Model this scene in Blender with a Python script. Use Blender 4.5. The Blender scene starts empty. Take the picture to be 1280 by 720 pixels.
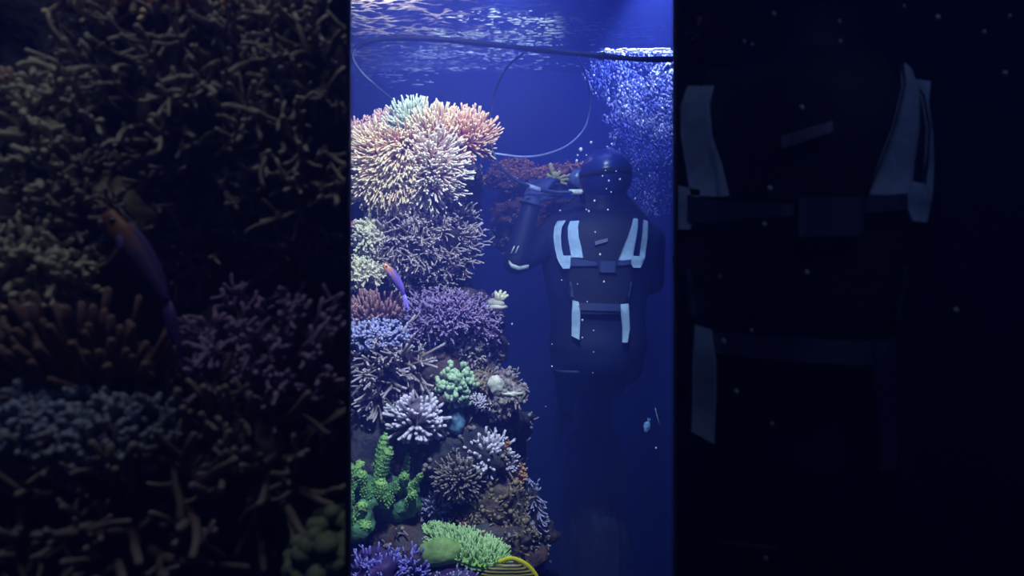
import bpy, bmesh, math, random
from mathutils import Vector, noise, Matrix
sc = bpy.context.scene
COL = sc.collection
F = 900.0; CZ = 2.3; K = (438-640)/F          # focal length in px, camera height, slope of the bay walls
WATER = CZ + 1.5; BACK = 5.0
def at(px, py, d): return Vector(((px-640)/F*d, d, CZ+(360-py)/F*d))

# ------------------------------------------------------------------ materials
def nodes(name):
    m = bpy.data.materials.new(name); m.use_nodes = True
    nt = m.node_tree; nt.nodes.clear()
    out = nt.nodes.new('ShaderNodeOutputMaterial')
    return m, nt, out
def N(nt, t, **kw):
    n = nt.nodes.new(t)
    for k, v in kw.items():
        if k in n.inputs: n.inputs[k].default_value = v
        else: setattr(n, k, v)
    return n
def mixc(nt, fac, a, b):
    m = nt.nodes.new('ShaderNodeMix'); m.data_type = 'RGBA'
    for idx, v in ((0, fac), (6, a), (7, b)):
        if isinstance(v, (int, float)): m.inputs[idx].default_value = v
        elif isinstance(v, tuple): m.inputs[idx].default_value = (*v, 1) if len(v) == 3 else v
        else: nt.links.new(v, m.inputs[idx])
    return m.outputs[2]
def mat(name, base, tip=None, rough=0.65, noise_s=30, var=0.35, bump=0.3, bump_s=120, metal=0, spec=0.4, sheen=0):
    m, nt, out = nodes(name)
    b = nt.nodes.new('ShaderNodeBsdfPrincipled'); nt.links.new(b.outputs[0], out.inputs[0])
    b.inputs['Roughness'].default_value = rough; b.inputs['Metallic'].default_value = metal
    b.inputs['Specular IOR Level'].default_value = spec
    tc = nt.nodes.new('ShaderNodeTexCoord')
    nz = N(nt, 'ShaderNodeTexNoise', Scale=noise_s, Detail=4.0); nt.links.new(tc.outputs['Object'], nz.inputs['Vector'])
    dark = tuple(c*(1-var) for c in base); lite = tuple(min(1, c*(1+var)) for c in base)
    rp = nt.nodes.new('ShaderNodeMapRange'); rp.inputs[1].default_value = .35; rp.inputs[2].default_value = .65
    nt.links.new(nz.outputs[0], rp.inputs[0])
    c = mixc(nt, rp.outputs[0], dark, lite)
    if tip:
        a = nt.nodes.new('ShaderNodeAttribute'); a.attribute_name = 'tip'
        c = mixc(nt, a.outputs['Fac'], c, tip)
    nt.links.new(c, b.inputs['Base Color'])
    if bump:
        n2 = N(nt, 'ShaderNodeTexNoise', Scale=bump_s, Detail=3.0); nt.links.new(tc.outputs['Object'], n2.inputs['Vector'])
        bp = nt.nodes.new('ShaderNodeBump'); bp.inputs['Strength'].default_value = bump; bp.inputs['Distance'].default_value = .004
        nt.links.new(n2.outputs[0], bp.inputs['Height']); nt.links.new(bp.outputs[0], b.inputs['Normal'])
    return m
def rockmat(name, cols, scale=9, bump=0.9):
    m, nt, out = nodes(name)
    b = nt.nodes.new('ShaderNodeBsdfPrincipled'); nt.links.new(b.outputs[0], out.inputs[0])
    b.inputs['Roughness'].default_value = .8
    tc = nt.nodes.new('ShaderNodeTexCoord')
    nz = N(nt, 'ShaderNodeTexNoise', Scale=scale, Detail=6.0, Roughness=.7); nt.links.new(tc.outputs['Object'], nz.inputs['Vector'])
    r = nt.nodes.new('ShaderNodeValToRGB'); nt.links.new(nz.outputs[0], r.inputs[0])
    e = r.color_ramp.elements
    pos = [.32+.36*i/(len(cols)-1) for i in range(len(cols))]
    e[0].position = pos[0]; e[0].color = (*cols[0], 1); e[1].position = pos[-1]; e[1].color = (*cols[-1], 1)
    for p, c in list(zip(pos, cols))[1:-1]:
        x = e.new(p); x.color = (*c, 1)
    nt.links.new(r.outputs[0], b.inputs['Base Color'])
    n2 = N(nt, 'ShaderNodeTexNoise', Scale=60, Detail=5.0); nt.links.new(tc.outputs['Object'], n2.inputs['Vector'])
    bp = nt.nodes.new('ShaderNodeBump'); bp.inputs['Strength'].default_value = bump; bp.inputs['Distance'].default_value = .01
    nt.links.new(n2.outputs[0], bp.inputs['Height']); nt.links.new(bp.outputs[0], b.inputs['Normal'])
    return m
def rampmat(name, stops, rough=.4, spec=.5):
    m, nt, out = nodes(name)
    b = nt.nodes.new('ShaderNodeBsdfPrincipled'); nt.links.new(b.outputs[0], out.inputs[0])
    b.inputs['Roughness'].default_value = rough; b.inputs['Specular IOR Level'].default_value = spec
    a = nt.nodes.new('ShaderNodeAttribute'); a.attribute_name = 'tip'
    r = nt.nodes.new('ShaderNodeValToRGB'); nt.links.new(a.outputs['Fac'], r.inputs[0])
    e = r.color_ramp.elements
    e[0].position = stops[0][0]; e[0].color = (*stops[0][1], 1); e[1].position = stops[-1][0]; e[1].color = (*stops[-1][1], 1)
    for p, c in stops[1:-1]:
        x = e.new(p); x.color = (*c, 1)
    nt.links.new(r.outputs[0], b.inputs['Base Color'])
    return m

# ------------------------------------------------------------------ mesh buffer
def basis(d):
    d = d.normalized()
    u = d.cross(Vector((0, 0, 1)))
    if u.length < 1e-3: u = d.cross(Vector((1, 0, 0)))
    u.normalize(); return u, d.cross(u).normalized()
class Buf:
    def __init__(s): s.v = []; s.f = []; s.t = []
    def tube(s, pts, rads, n=6, t0=0., t1=1., flat=1.0, up=None, cap=True):
        L = len(pts); rings = []
        base = len(s.v)
        d0 = pts[1]-pts[0]; u, w = basis(d0)
        if up is not None:
            u = up.cross(d0).normalized(); w = d0.normalized().cross(u)
        for i, p in enumerate(pts):
            d = (pts[min(i+1, L-1)]-pts[max(i-1, 0)])
            if d.length < 1e-9: d = d0
            d.normalize()
            u = (u-d*u.dot(d)).normalized(); w = d.cross(u)
            for k in range(n):
                a = 2*math.pi*k/n
                s.v.append(p+(u*math.cos(a)+w*math.sin(a)*flat)*rads[i])
                s.t.append(t0+(t1-t0)*(i/(L-1))**PW)
        for i in range(L-1):
            for k in range(n):
                a = base+i*n+k; b = base+i*n+(k+1) % n
                s.f.append((a, b, b+n, a+n))
        if cap:
            d = (pts[-1]-pts[-2]).normalized()
            s.v.append(pts[-1]+d*rads[-1]*.7); s.t.append(t1); q = len(s.v)-1
            for k in range(n): s.f.append((base+(L-1)*n+k, base+(L-1)*n+(k+1) % n, q))
            s.v.append(pts[0].copy()); s.t.append(t0); q = len(s.v)-1
            for k in range(n): s.f.append((base+(k+1) % n, base+k, q))
    def ball(s, c, r, sub=1, t=0., sq=(1, 1, 1), nz=0., nf=8., seed=0., rot=None):
        vs, fs = ICO[sub]
        b = len(s.v)
        for v in vs:
            q = Vector(v)
            p = Vector((q.x*sq[0], q.y*sq[1], q.z*sq[2]))*r
            if rot is not None: p = rot @ p
            p = c+p
            if nz:
                k = noise.noise(p*nf+Vector((seed, seed, seed)))+.5*noise.noise(p*nf*2.3+Vector((seed, 0, 0)))+.25*noise.noise(p*nf*5.1)
                p = p+(p-c)*nz*k
            s.v.append(p); s.t.append(t if not callable(t) else t(q))
        for f in fs: s.f.append(tuple(i+b for i in f))
    def ribbon(s, pts, widths, side, thick=.003, nrm=None):
        L = len(pts); b = len(s.v)
        for i, p in enumerate(pts):
            w = widths[i] if isinstance(widths, (list, tuple)) else widths
            sd = side[i] if isinstance(side, list) else side
            d = (pts[min(i+1, L-1)]-pts[max(i-1, 0)]).normalized()
            n = nrm if nrm is not None else d.cross(sd).normalized()
            for q in (p-sd*w/2, p+sd*w/2, p+sd*w/2+n*thick, p-sd*w/2+n*thick):
                s.v.append(q); s.t.append(i/(L-1))
        for i in range(L-1):
            for k in range(4):
                a = b+i*4+k; c = b+i*4+(k+1) % 4
                s.f.append((a, c, c+4, a+4))
        s.f.append((b+3, b+2, b+1, b)); e = b+(L-1)*4; s.f.append((e, e+1, e+2, e+3))
def ico(sub):
    bm = bmesh.new(); bmesh.ops.create_icosphere(bm, subdivisions=sub, radius=1)
    v = [tuple(x.co) for x in bm.verts]; f = [tuple(x.index for x in p.verts) for p in bm.faces]; bm.free(); return v, f
ICO = {k: ico(k) for k in (1, 2, 3, 4, 5, 6)}

PW = 1.9
CLIP = None   # 'mid' keeps the middle bay's side of its left wall, 'left' the left bay's side
def build(name, buf, m, parent=None, loc=None, smooth=True):
    me = bpy.data.meshes.new(name)
    o = bpy.data.objects.new(name, me); COL.objects.link(o)
    if parent is not None: base = parent['_b']; base = Vector(base)
    else: base = Vector(loc) if loc is not None else Vector((0, 0, 0))
    vs, fs, ts = buf.v, buf.f, buf.t
    mn = min((v.x-K*v.y) for v in vs); mx = max((v.x-K*v.y) for v in vs)
    me.from_pydata([v-base for v in vs], [], fs)
    a = me.attributes.new('tip', 'FLOAT', 'POINT'); a.data.foreach_set('value', ts)
    if (CLIP == 'mid' and mn < .002) or (CLIP == 'left' and mx > -.003):
        bm = bmesh.new(); bm.from_mesh(me)
        if CLIP == 'mid':
            nrm = Vector((1, -K, 0)); co = Vector((.002, 0, 0))-base
            r = bmesh.ops.bisect_plane(bm, geom=bm.verts[:]+bm.edges[:]+bm.faces[:], plane_co=co, plane_no=nrm, clear_inner=True)
        else:
            nrm = Vector((1, -K, 0)); co = Vector((-.005, 0, 0))-base
            r = bmesh.ops.bisect_plane(bm, geom=bm.verts[:]+bm.edges[:]+bm.faces[:], plane_co=co, plane_no=nrm, clear_outer=True)
        if len(bm.verts) == 0:
            bm.free(); bpy.data.objects.remove(o); return None
        bm.to_mesh(me); bm.free()
    if smooth: me.polygons.foreach_set('use_smooth', [True]*len(me.polygons))
    me.materials.append(m)
    if parent is not None: o.parent = parent
    else: o.location = base
    return o
def tag(o, label, cat, group=None, kind=None):
    if label: o['label'] = label
    if cat: o['category'] = cat
    if group: o['group'] = group
    if kind: o['kind'] = kind
    return o
def thing(name, loc, label, cat, group=None):
    o = bpy.data.objects.new(name, None); COL.objects.link(o); o.location = loc; o['_b'] = tuple(loc)
    o.empty_display_size = .02
    return tag(o, label, cat, group)
def sub(o, parent):   # parent an already built part under another part of the same thing
    return o

# ------------------------------------------------------------------ camera
cam = bpy.data.cameras.new('camera'); co = bpy.data.objects.new('camera', cam); COL.objects.link(co)
co.location = (0, 0, CZ); co.rotation_euler = (math.pi/2, 0, 0)
cam.sensor_width = 36; cam.lens = 36*F/1280; cam.clip_start = .02
cam.dof.use_dof = True; cam.dof.focus_distance = 2.3; cam.dof.aperture_fstop = 4.6
sc.camera = co

# ------------------------------------------------------------------ water body (the haze of the whole tank) and the room
w = bpy.data.worlds.new('world'); sc.world = w; w.use_nodes = True
wn = w.node_tree; wn.nodes.clear()
wo = wn.nodes.new('ShaderNodeOutputWorld'); bg = wn.nodes.new('ShaderNodeBackground'); bg.inputs[0].default_value = (0, 0, 0, 1)
wn.links.new(bg.outputs[0], wo.inputs[0])
vs = wn.nodes.new('ShaderNodeVolumeScatter'); vs.inputs['Color'].default_value = (.12, .18, 1.0, 1); vs.inputs['Density'].default_value = .24
vs.inputs['Anisotropy'].default_value = .2
va = wn.nodes.new('ShaderNodeVolumeAbsorption'); va.inputs['Color'].default_value = (.25, .55, 1, 1); va.inputs['Density'].default_value = .30
ad = wn.nodes.new('ShaderNodeAddShader'); wn.links.new(vs.outputs[0], ad.inputs[0]); wn.links.new(va.outputs[0], ad.inputs[1])
wn.links.new(ad.outputs[0], wo.inputs['Volume'])

def slab(name, quad, th, m, kind='structure'):
    # quad: four corners, th: thickness vector
    b = Buf(); q = [Vector(p) for p in quad]; t = Vector(th)
    b.v = q+[p+t for p in q]; b.t = [0]*8
    b.f = [(0, 1, 2, 3), (7, 6, 5, 4), (0, 4, 5, 1), (1, 5, 6, 2), (2, 6, 7, 3), (3, 7, 4, 0)]
    global CLIP
    o = build(name, b, m, smooth=False); o['kind'] = kind; return o
M_wall = mat('tank wall blue', (.006, .012, .09), rough=.7, noise_s=2, var=.15, bump=0)
M_dark = mat('tank wall dark', (.006, .010, .035), rough=.8, noise_s=2, var=.2, bump=0)
M_div = mat('added black divider', (.004, .005, .012), rough=.6, noise_s=3, var=.1, bump=0, spec=.2)
M_sand = mat('tank floor', (.01, .016, .05), rough=.9, noise_s=12, var=.4, bump=.5)
Y0 = .42
X = -K*BACK
slab('wall_back', [(-X-.02, BACK, -.05), (X+.02, BACK, -.05), (X+.02, BACK, WATER+1.0), (-X-.02, BACK, WATER+1.0)], (0, .05, 0), M_wall)
slab('floor', [(-4, 0.3, 0), (4, 0.3, 0), (4, BACK, 0), (-4, BACK, 0)], (0, 0, -.05), M_sand)
slab('added_divider_left', [(K*Y0, Y0, 0), (K*BACK, BACK, 0), (K*BACK, BACK, WATER+1.0), (K*Y0, Y0, WATER+1.0)], (-.0012, 0, 0), M_div)  # added opaque sheet, keeps middle bay light out of the left bay
slab('added_divider_right', [(-K*Y0, Y0, 0), (-K*BACK, BACK, 0), (-K*BACK, BACK, WATER+1.0), (-K*Y0, Y0, WATER+1.0)], (.0012, 0, 0), M_div)  # same added sheet, keeps the light out of the right bay
# the two dim side bays
slab('wall_back_left', [(-2.2, 1.9, 0), (K*1.9-.01, 1.9, 0), (K*1.9-.01, 1.9, 4.8), (-2.2, 1.9, 4.8)], (0, .05, 0), M_dark)
slab('wall_back_right', [(-K*1.9+.01, 1.9, 0), (2.2, 1.9, 0), (2.2, 1.9, 4.8), (-K*1.9+.01, 1.9, 4.8)], (0, .05, 0), M_dark)
slab('wall_far_left', [(-2.2, .3, 0), (-2.2, 1.95, 0), (-2.2, 1.95, 4.8), (-2.2, .3, 4.8)], (-.05, 0, 0), M_dark)
slab('wall_far_right', [(2.2, .3, 0), (2.2, 1.95, 0), (2.2, 1.95, 4.8), (2.2, .3, 4.8)], (.05, 0, 0), M_dark)

# water surface seen from below
def water_surface():
    nx, ny = 420, 420; y0, y1 = 2.9, BACK-.002
    b = Buf()
    for j in range(ny+1):
        y = y0+(y1-y0)*j/ny
        for i in range(nx+1):
            x = (K*y+.003)+(-2*K*y-.006)*i/nx
            h = .014*noise.noise(Vector((x*3.0, y*5.0, 1.3)))+.013*noise.noise(Vector((x*6, y*12, 5.)))+.010*noise.noise(Vector((x*11, y*26, 9.)))+.0045*noise.noise(Vector((x*24, y*55, 3.)))
            b.v.append(Vector((x, y, WATER+h*1.15))); b.t.append(0)
    for j in range(ny):
        for i in range(nx):
            a = j*(nx+1)+i; b.f.append((a, a+nx+1, a+nx+2, a+1))
    m, nt, out = nodes('water surface')
    g = N(nt, 'ShaderNodeBsdfGlossy', Roughness=.06); g.inputs['Color'].default_value = (.75, .8, 1, 1)
    t = nt.nodes.new('ShaderNodeBsdfTranslucent'); t.inputs['Color'].default_value = (.85, .85, 1, 1)
    mx = nt.nodes.new('ShaderNodeMixShader'); mx.inputs[0].default_value = .45
    nt.links.new(g.outputs[0], mx.inputs[1]); nt.links.new(t.outputs[0], mx.inputs[2]); nt.links.new(mx.outputs[0], out.inputs[0])
    o = build('water_surface', b, m); tag(o, 'rippling water surface seen from below at the top of the tank', 'water', kind='structure')
water_surface()

# ------------------------------------------------------------------ coral growing
UP = Vector((0, 0, 1)); TOCAM = Vector((0, -1, 0))
def rv(r): return Vector((r.gauss(0, 1), r.gauss(0, 1), r.gauss(0, 1))).normalized()
def grow(buf, r, p, d, L, rad, cfg, lvl=0, t0=0.):
    steps = cfg.get('steps', 5); n = cfg.get('n', 6)
    pts = [p.copy()]; rads = [rad]; dd = d.normalized(); kids = []
    tp = cfg.get('taper', .35); jit = cfg.get('jit', .25)
    for i in range(steps):
        dd = (dd+rv(r)*jit+UP*cfg.get('up', .05)).normalized()
        pts.append(pts[-1]+dd*L/steps); rads.append(rad*(1-tp*(i+1)/steps))
        if lvl < cfg.get('levels', 0) and i >= cfg.get('bfrom', 1)-1 and i < steps-1 and r.random() < cfg.get('bprob', .5):
            kids.append((pts[-1].copy(), dd.copy(), rads[-1], (i+1)/steps))
    if cfg.get('bulb'): rads[-1] = rad*cfg['bulb']
    t1 = 1.0
    if cfg.get('warp'):
        pass
    buf.tube(pts, rads, n, t0, t1)
    for kp, kd, kr, f in kids:
        nd = (kd*.7+rv(r)*cfg.get('fork', .8)).normalized()
        grow(buf, r, kp, nd, L*cfg.get('kl', .6)*r.uniform(.7, 1.1), kr*cfg.get('kr', .85), cfg, lvl+1, f*.5)
def coral(name, label, cat, px, py, d, rx, ry, bulge, num, L, rad, m, mb, cfg, seed, group=None, part='branch', split=False, bodyn=.35, lean=(0, -.1, .25), tilt=0., bodys=.9, tipcol=None):
    r = random.Random(seed)
    c = at(px, py, d); s = d/F; RX, RZ = rx*s, ry*s
    base = at(px, py+ry*.6, d) + Vector((0, bulge*.3, 0))
    t = thing(name, base, label, cat, group)
    rot = Matrix.Rotation(tilt, 3, 'Y')
    b = Buf(); b.ball(c, 1, 4, sq=(RX*bodys, bulge*bodys, RZ*bodys), nz=bodyn, nf=1.4/max(RX, RZ, .02), seed=seed, rot=rot)
    build('base', b, mb, t)
    ln = Vector(lean)
    bufs = []; allb = Buf()
    for i in range(num):
        while True:
            u, v = r.uniform(-1, 1), r.uniform(-1, 1)
            if u*u+v*v < 1: break
        k = math.sqrt(max(0, 1-u*u-v*v))
        p = Vector((u*RX, -k*bulge, v*RZ))*.88; nr = Vector((u/RX, -k/bulge, v/RZ)).normalized()
        p = c+rot @ p; nr = rot @ nr
        dd = (nr+ln+rv(r)*cfg.get('spread', .35)).normalized()
        B = Buf() if split else allb
        grow(B, r, p, dd, L*r.uniform(.65, 1.2), rad*r.uniform(.85, 1.15), cfg)
        if split: bufs.append(B)
    if split:
        for B in bufs: build(part, B, m, t)
    else: build(part, allb, m, t)
    return t
def rock(name, label, parts, m, sub_=5, nz=.5, nf=7., group=None, nubs=0, mn=None, seed=1, cat='rock'):
    # parts: (px, py, d, rx, ry, depth radius)
    p0 = parts[0]; base = at(p0[0], p0[1]+p0[4], p0[2])
    t = thing(name, base, label, cat, group)
    b = Buf(); r = random.Random(seed)
    for i, (px, py, d, rx, ry, rd) in enumerate(parts):
        s = d/F
        b.ball(at(px, py, d), 1, sub_, sq=(rx*s, rd, ry*s), nz=nz, nf=nf, seed=seed+i*3.1)
    nubs = int(nubs*2.0)
    body = build('stone', b, m, t)
    if nubs:
        g = Buf()
        tot = len(b.v)
        while nubs > 0:
            i = r.randrange(tot); p = b.v[i]
            # face the viewer side only
            c = None
            if p.y > parts[0][2]+.05: continue
            nubs -= 1
            for k in range(r.randint(3, 6)):
                q = p+rv(r)*.012
                if r.random() < .5: g.ball(q, r.uniform(.003, .009), 1, t=r.random())
                else:
                    dd = (TOCAM*.6+rv(r)+UP*.3).normalized()
                    g.tube([q, q+dd*.008, q+dd*.016+rv(r)*.004], [.003, .0028, .0022], 5)
        o = build('encrusting_growth', g, mn, t); 
        if o: o['kind'] = 'stuff'
    return t

# materials for the reef
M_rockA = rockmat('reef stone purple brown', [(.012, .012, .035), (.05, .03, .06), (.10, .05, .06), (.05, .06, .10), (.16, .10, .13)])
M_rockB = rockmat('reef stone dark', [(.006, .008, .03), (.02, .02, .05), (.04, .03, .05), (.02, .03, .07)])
M_rockC = rockmat('reef stone olive maroon', [(.02, .015, .03), (.08, .04, .06), (.09, .08, .06), (.17, .11, .13), (.08, .08, .13)], scale=14)
M_mot = rockmat('mottled white rock', [(.03, .02, .06), (.12, .08, .12), (.40, .36, .38), (.10, .08, .05), (.75, .74, .74)], scale=22)
M_nub = mat('crust growth', (.20, .12, .16), (.30, .28, .32), noise_s=22, var=.7)
M_nubY = mat('crust growth ochre', (.17, .11, .08), (.32, .26, .20), noise_s=22, var=.6)
M_anb = mat('anemone pink body', (.45, .22, .20), noise_s=20)
M_ant = mat('anemone tentacle cream', (.66, .26, .22), (.88, .76, .52), noise_s=8, var=.25, bump=0, rough=.5)
M_antp = mat('anemone tentacle pink', (.66, .22, .17), (.84, .58, .42), noise_s=8, var=.2, bump=0, rough=.5)
M_ant2 = mat('anemone tentacle rose', (.52, .22, .24), (.72, .46, .45), noise_s=8, var=.25, bump=0, rough=.5)
M_ant3 = mat('anemone tentacle lime', (.50, .48, .36), (.70, .82, .68), noise_s=8, var=.2, bump=0, rough=.5)
M_ant4 = mat('anemone tentacle white rose', (.62, .38, .38), (.86, .78, .68), noise_s=8, var=.2, bump=0, rough=.5)
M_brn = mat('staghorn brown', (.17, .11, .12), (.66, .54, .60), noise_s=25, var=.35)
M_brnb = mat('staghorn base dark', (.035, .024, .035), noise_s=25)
M_crm = mat('leather cream', (.50, .44, .34), (.85, .82, .66), noise_s=25, var=.3)
M_crmb = mat('leather cream base', (.22, .19, .16), noise_s=25)
M_red = mat('red brown fingers', (.17, .07, .09), (.38, .20, .24), noise_s=18)
M_redb = mat('red brown base', (.06, .02, .03), noise_s=18)
M_lil = mat('lilac tips', (.17, .16, .30), (.42, .42, .78), noise_s=25)
M_lilb = mat('lilac base', (.06, .05, .10), noise_s=25)
M_sal = mat('tan staghorn', (.18, .12, .13), (.52, .44, .55), noise_s=15, var=.4)
M_pur = mat('purple staghorn', (.14, .07, .18), (.42, .30, .62), noise_s=15, var=.4)
M_purb = mat('purple base', (.035, .02, .05), noise_s=15)
M_knb = mat('green knobs', (.07, .15, .09), (.42, .58, .42), noise_s=18, var=.4)
M_knbb = mat('green knob base', (.03, .06, .05), noise_s=18)
M_fin = mat('lilac finger coral', (.30, .25, .36), (.72, .66, .88), noise_s=20, var=.25)
M_finb = mat('lilac finger base', (.10, .08, .14), noise_s=20)
M_dkc = mat('dark acropora', (.08, .06, .07), (.34, .28, .30), noise_s=20)
M_dkcb = mat('dark acropora base', (.02, .016, .022), noise_s=20)
M_grn = mat('green velvet coral', (.09, .26, .10), (.36, .62, .22), noise_s=22, var=.5, bump=.9, bump_s=170)
M_grb = mat('green velvet base', (.06, .17, .10), noise_s=30, var=.5, bump=.9, bump_s=150)
M_lim = mat('lime table coral', (.20, .38, .10), (.55, .78, .45), noise_s=20, var=.3)
M_limb = mat('lime table plate', (.24, .45, .10), noise_s=14, var=.3)
M_spk = mat('violet spiky coral', (.09, .05, .42), (.34, .30, .95), noise_s=20)
M_spkb = mat('violet spiky base', (.05, .02, .16), noise_s=20)
M_teal = mat('grey green fingers', (.06, .13, .12), (.20, .32, .28), noise_s=20)
M_org = mat('orange sponge', (.40, .17, .10), (.62, .36, .22), noise_s=20)
M_pnk = mat('pink sponge', (.50, .20, .26), (.72, .40, .48), noise_s=20)
M_wht = mat('white calcified rock', (.50, .48, .46), (.9, .88, .82), noise_s=18, var=.4)
M_blu = mat('pale blue rock', (.12, .24, .42), noise_s=10, var=.5)
M_yel = mat('yellow polyp', (.60, .48, .12), (.92, .86, .45), noise_s=10, bump=0)
M_mar = mat('maroon algae', (.16, .06, .06), (.45, .20, .17), noise_s=18, var=.5)
M_marb = mat('maroon algae base', (.05, .02, .03), noise_s=18)

A_ = dict(steps=5, n=6, jit=.19, up=.07, taper=.1, bulb=1.12, spread=.24)
S_ = dict(steps=4, n=6, jit=.34, up=.02, taper=.3, levels=1, bprob=.5, fork=.9, kl=.55, spread=.6)
G_ = dict(steps=3, n=6, jit=.15, up=.05, taper=.2, levels=1, bprob=.3, fork=.5, kl=.5, spread=.25)
P_ = dict(steps=3, n=6, jit=.12, up=.1, taper=.45, spread=.3)

# ================================================================== MIDDLE BAY
CLIP = 'mid'
# rock skeleton from crown to floor
rock('reef_rock', 'dark purple brown reef rock wall under the crowning anemones', [(500, 300, 2.36, 78, 110, .17), (520, 420, 2.30, 92, 90, .20), (470, 250, 2.4, 60, 70, .16)], M_rockA, seed=3, nubs=160, mn=M_nub)
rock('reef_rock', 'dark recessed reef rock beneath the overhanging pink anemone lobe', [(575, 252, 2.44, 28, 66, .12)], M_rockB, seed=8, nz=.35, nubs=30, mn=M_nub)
rock('reef_rock', 'knobbly purple reef rock behind the purple staghorn coral', [(585, 420, 2.24, 44, 52, .12), (560, 470, 2.2, 60, 50, .14)], M_rockA, seed=14, nubs=160, mn=M_nub)
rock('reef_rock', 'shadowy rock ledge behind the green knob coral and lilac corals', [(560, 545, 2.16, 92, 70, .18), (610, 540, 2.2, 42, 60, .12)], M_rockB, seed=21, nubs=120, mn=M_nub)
rock('reef_rock', 'maroon and olive encrusted rock bulging into open water, lower right of reef', [(620, 635, 2.08, 42, 58, .12), (632, 668, 2.05, 40, 48, .10)], M_rockC, seed=31, nubs=240, mn=M_nubY, nf=9)
rock('reef_rock', 'dark lilac edged rock knob at the outer lower edge of the reef', [(664, 655, 2.12, 17, 46, .06), (666, 700, 2.12, 12, 36, .05)], M_rockB, seed=35, nubs=60, mn=M_lil, nf=12)
rock('reef_rock', 'dark reef foot under the lime table coral reaching the tank floor', [(560, 690, 2.08, 120, 60, .18), (560, 800, 2.15, 130, 90, .25), (550, 980, 2.2, 140, 140, .3), (550, 1230, 2.25, 160, 150, .35)], M_rockA, seed=41, nubs=140, mn=M_nub)
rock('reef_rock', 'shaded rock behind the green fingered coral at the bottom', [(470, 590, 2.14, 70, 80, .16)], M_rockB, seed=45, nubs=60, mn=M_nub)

AN = 'sea anemones crowning the reef'
def anem(label, px, py, d, rx, ry, bulge, n, m, seed, L=.064, lean=(0, -.1, .35), tilt=0, up=.07):
    coral('sea_anemone', label, 'anemone', px, py, d, rx, ry, bulge, int(n*1.25), L, .0024, m, M_anb, dict(A_, up=up), seed, AN, part='tentacle_crown', lean=lean, tilt=tilt, bodyn=.25)
anem('big cream tipped anemone on the left of the crown, combed toward the left edge', 474, 208, 2.09, 27, 30, .07, 380, M_ant, 101, L=.075, lean=(-.55, -.1, -.1), up=-.02)
anem('cream pink anemone in the middle of the crown with tentacles swept downward', 506, 200, 2.07, 26, 26, .07, 360, M_ant, 111, L=.075, lean=(.0, -.2, -.4), up=-.10)
anem('cream anemone fringe drooping from the crown onto the large brown branching coral', 500, 234, 2.08, 42, 16, .07, 380, M_ant, 112, L=.06, lean=(0, -.2, -.7), up=-.12)
anem('cream anemone pouring down over the brown branching coral, right part of the crown', 543, 212, 2.06, 24, 36, .07, 380, M_ant4, 102, L=.07, lean=(.3, -.2, -.5))
anem('pale lime tipped anemone at the top middle of the crown', 520, 163, 2.14, 20, 14, .06, 190, M_ant3, 103)
anem('peach anemone between the lime tipped one and the overhanging lobe', 546, 172, 2.12, 22, 18, .07, 240, M_ant, 104, lean=(.1, -.2, .3))
anem('pink anemone lobe overhanging dark water at the crown tip', 584, 174, 2.12, 24, 17, .06, 340, M_antp, 105, L=.06, lean=(.12, -.1, .35))
anem('small tentacled rose anemone at the upper left of the crown', 484, 168, 2.2, 24, 19, .07, 300, M_ant2, 106, L=.034)
anem('rose pink anemone against the left glass edge of the crown', 452, 186, 2.16, 22, 30, .07, 330, M_ant2, 107, L=.034)
anem('cream anemone below the rose ones, lower left of the crown', 468, 226, 2.10, 20, 22, .06, 260, M_ant, 108, lean=(-.3, -.2, -.1))

BR = 'branching corals on the reef wall'
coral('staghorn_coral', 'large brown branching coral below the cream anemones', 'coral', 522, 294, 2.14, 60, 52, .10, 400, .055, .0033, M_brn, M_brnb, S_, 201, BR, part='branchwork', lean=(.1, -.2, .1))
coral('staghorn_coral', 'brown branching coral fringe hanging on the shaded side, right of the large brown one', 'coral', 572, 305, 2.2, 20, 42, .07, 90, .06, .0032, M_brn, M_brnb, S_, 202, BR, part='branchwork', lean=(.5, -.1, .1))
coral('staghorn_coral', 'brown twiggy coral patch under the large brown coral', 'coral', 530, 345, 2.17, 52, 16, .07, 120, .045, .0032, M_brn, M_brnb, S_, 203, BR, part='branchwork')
coral('leather_coral', 'cream white crinkled coral beside the left edge of the brown coral', 'coral', 464, 296, 2.10, 20, 24, .06, 150, .028, .0042, M_crm, M_crmb, dict(S_, jit=.5), 204, part='frill')
coral('leather_coral', 'yellowish white fringed coral shelf above the red brown finger coral', 'coral', 452, 343, 2.06, 24, 18, .06, 170, .026, .0042, M_crm, M_crmb, dict(S_, jit=.5), 205, part='frill', lean=(.2, -.2, -.2))
coral('leather_coral', 'grey cream tangled coral at the lower left of the brown coral', 'coral', 484, 326, 2.12, 18, 24, .05, 120, .03, .0036, M_crm, M_crmb, S_, 206, part='frill')
coral('sponge', 'small pink sponge above the cream coral at the left edge', 'sponge', 443, 282, 2.08, 7, 5, .02, 22, .012, .0045, M_pnk, M_pnk, P_, 207, part='lobe')
coral('finger_coral', 'red brown upright finger coral below the orange headed fish', 'coral', 470, 392, 2.04, 30, 15, .06, 120, .045, .0040, M_red, M_redb, dict(P_, taper=.2, spread=.15), 208, part='finger', lean=(0, -.3, 1.1))
coral('finger_coral', 'small orange pink finger coral cut by the left edge', 'coral', 442, 393, 2.02, 9, 12, .03, 30, .028, .004, M_pnk, M_redb, P_, 209, part='finger', lean=(.2, -.2, .7))
coral('soft_coral', 'pale lilac bushy coral carpet below the red brown fingers', 'coral', 470, 419, 2.00, 44, 18, .06, 260, .022, .0044, M_lil, M_lilb, dict(S_, kl=.5), 210, part='polyp_cover', lean=(0, -.2, .3))
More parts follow.
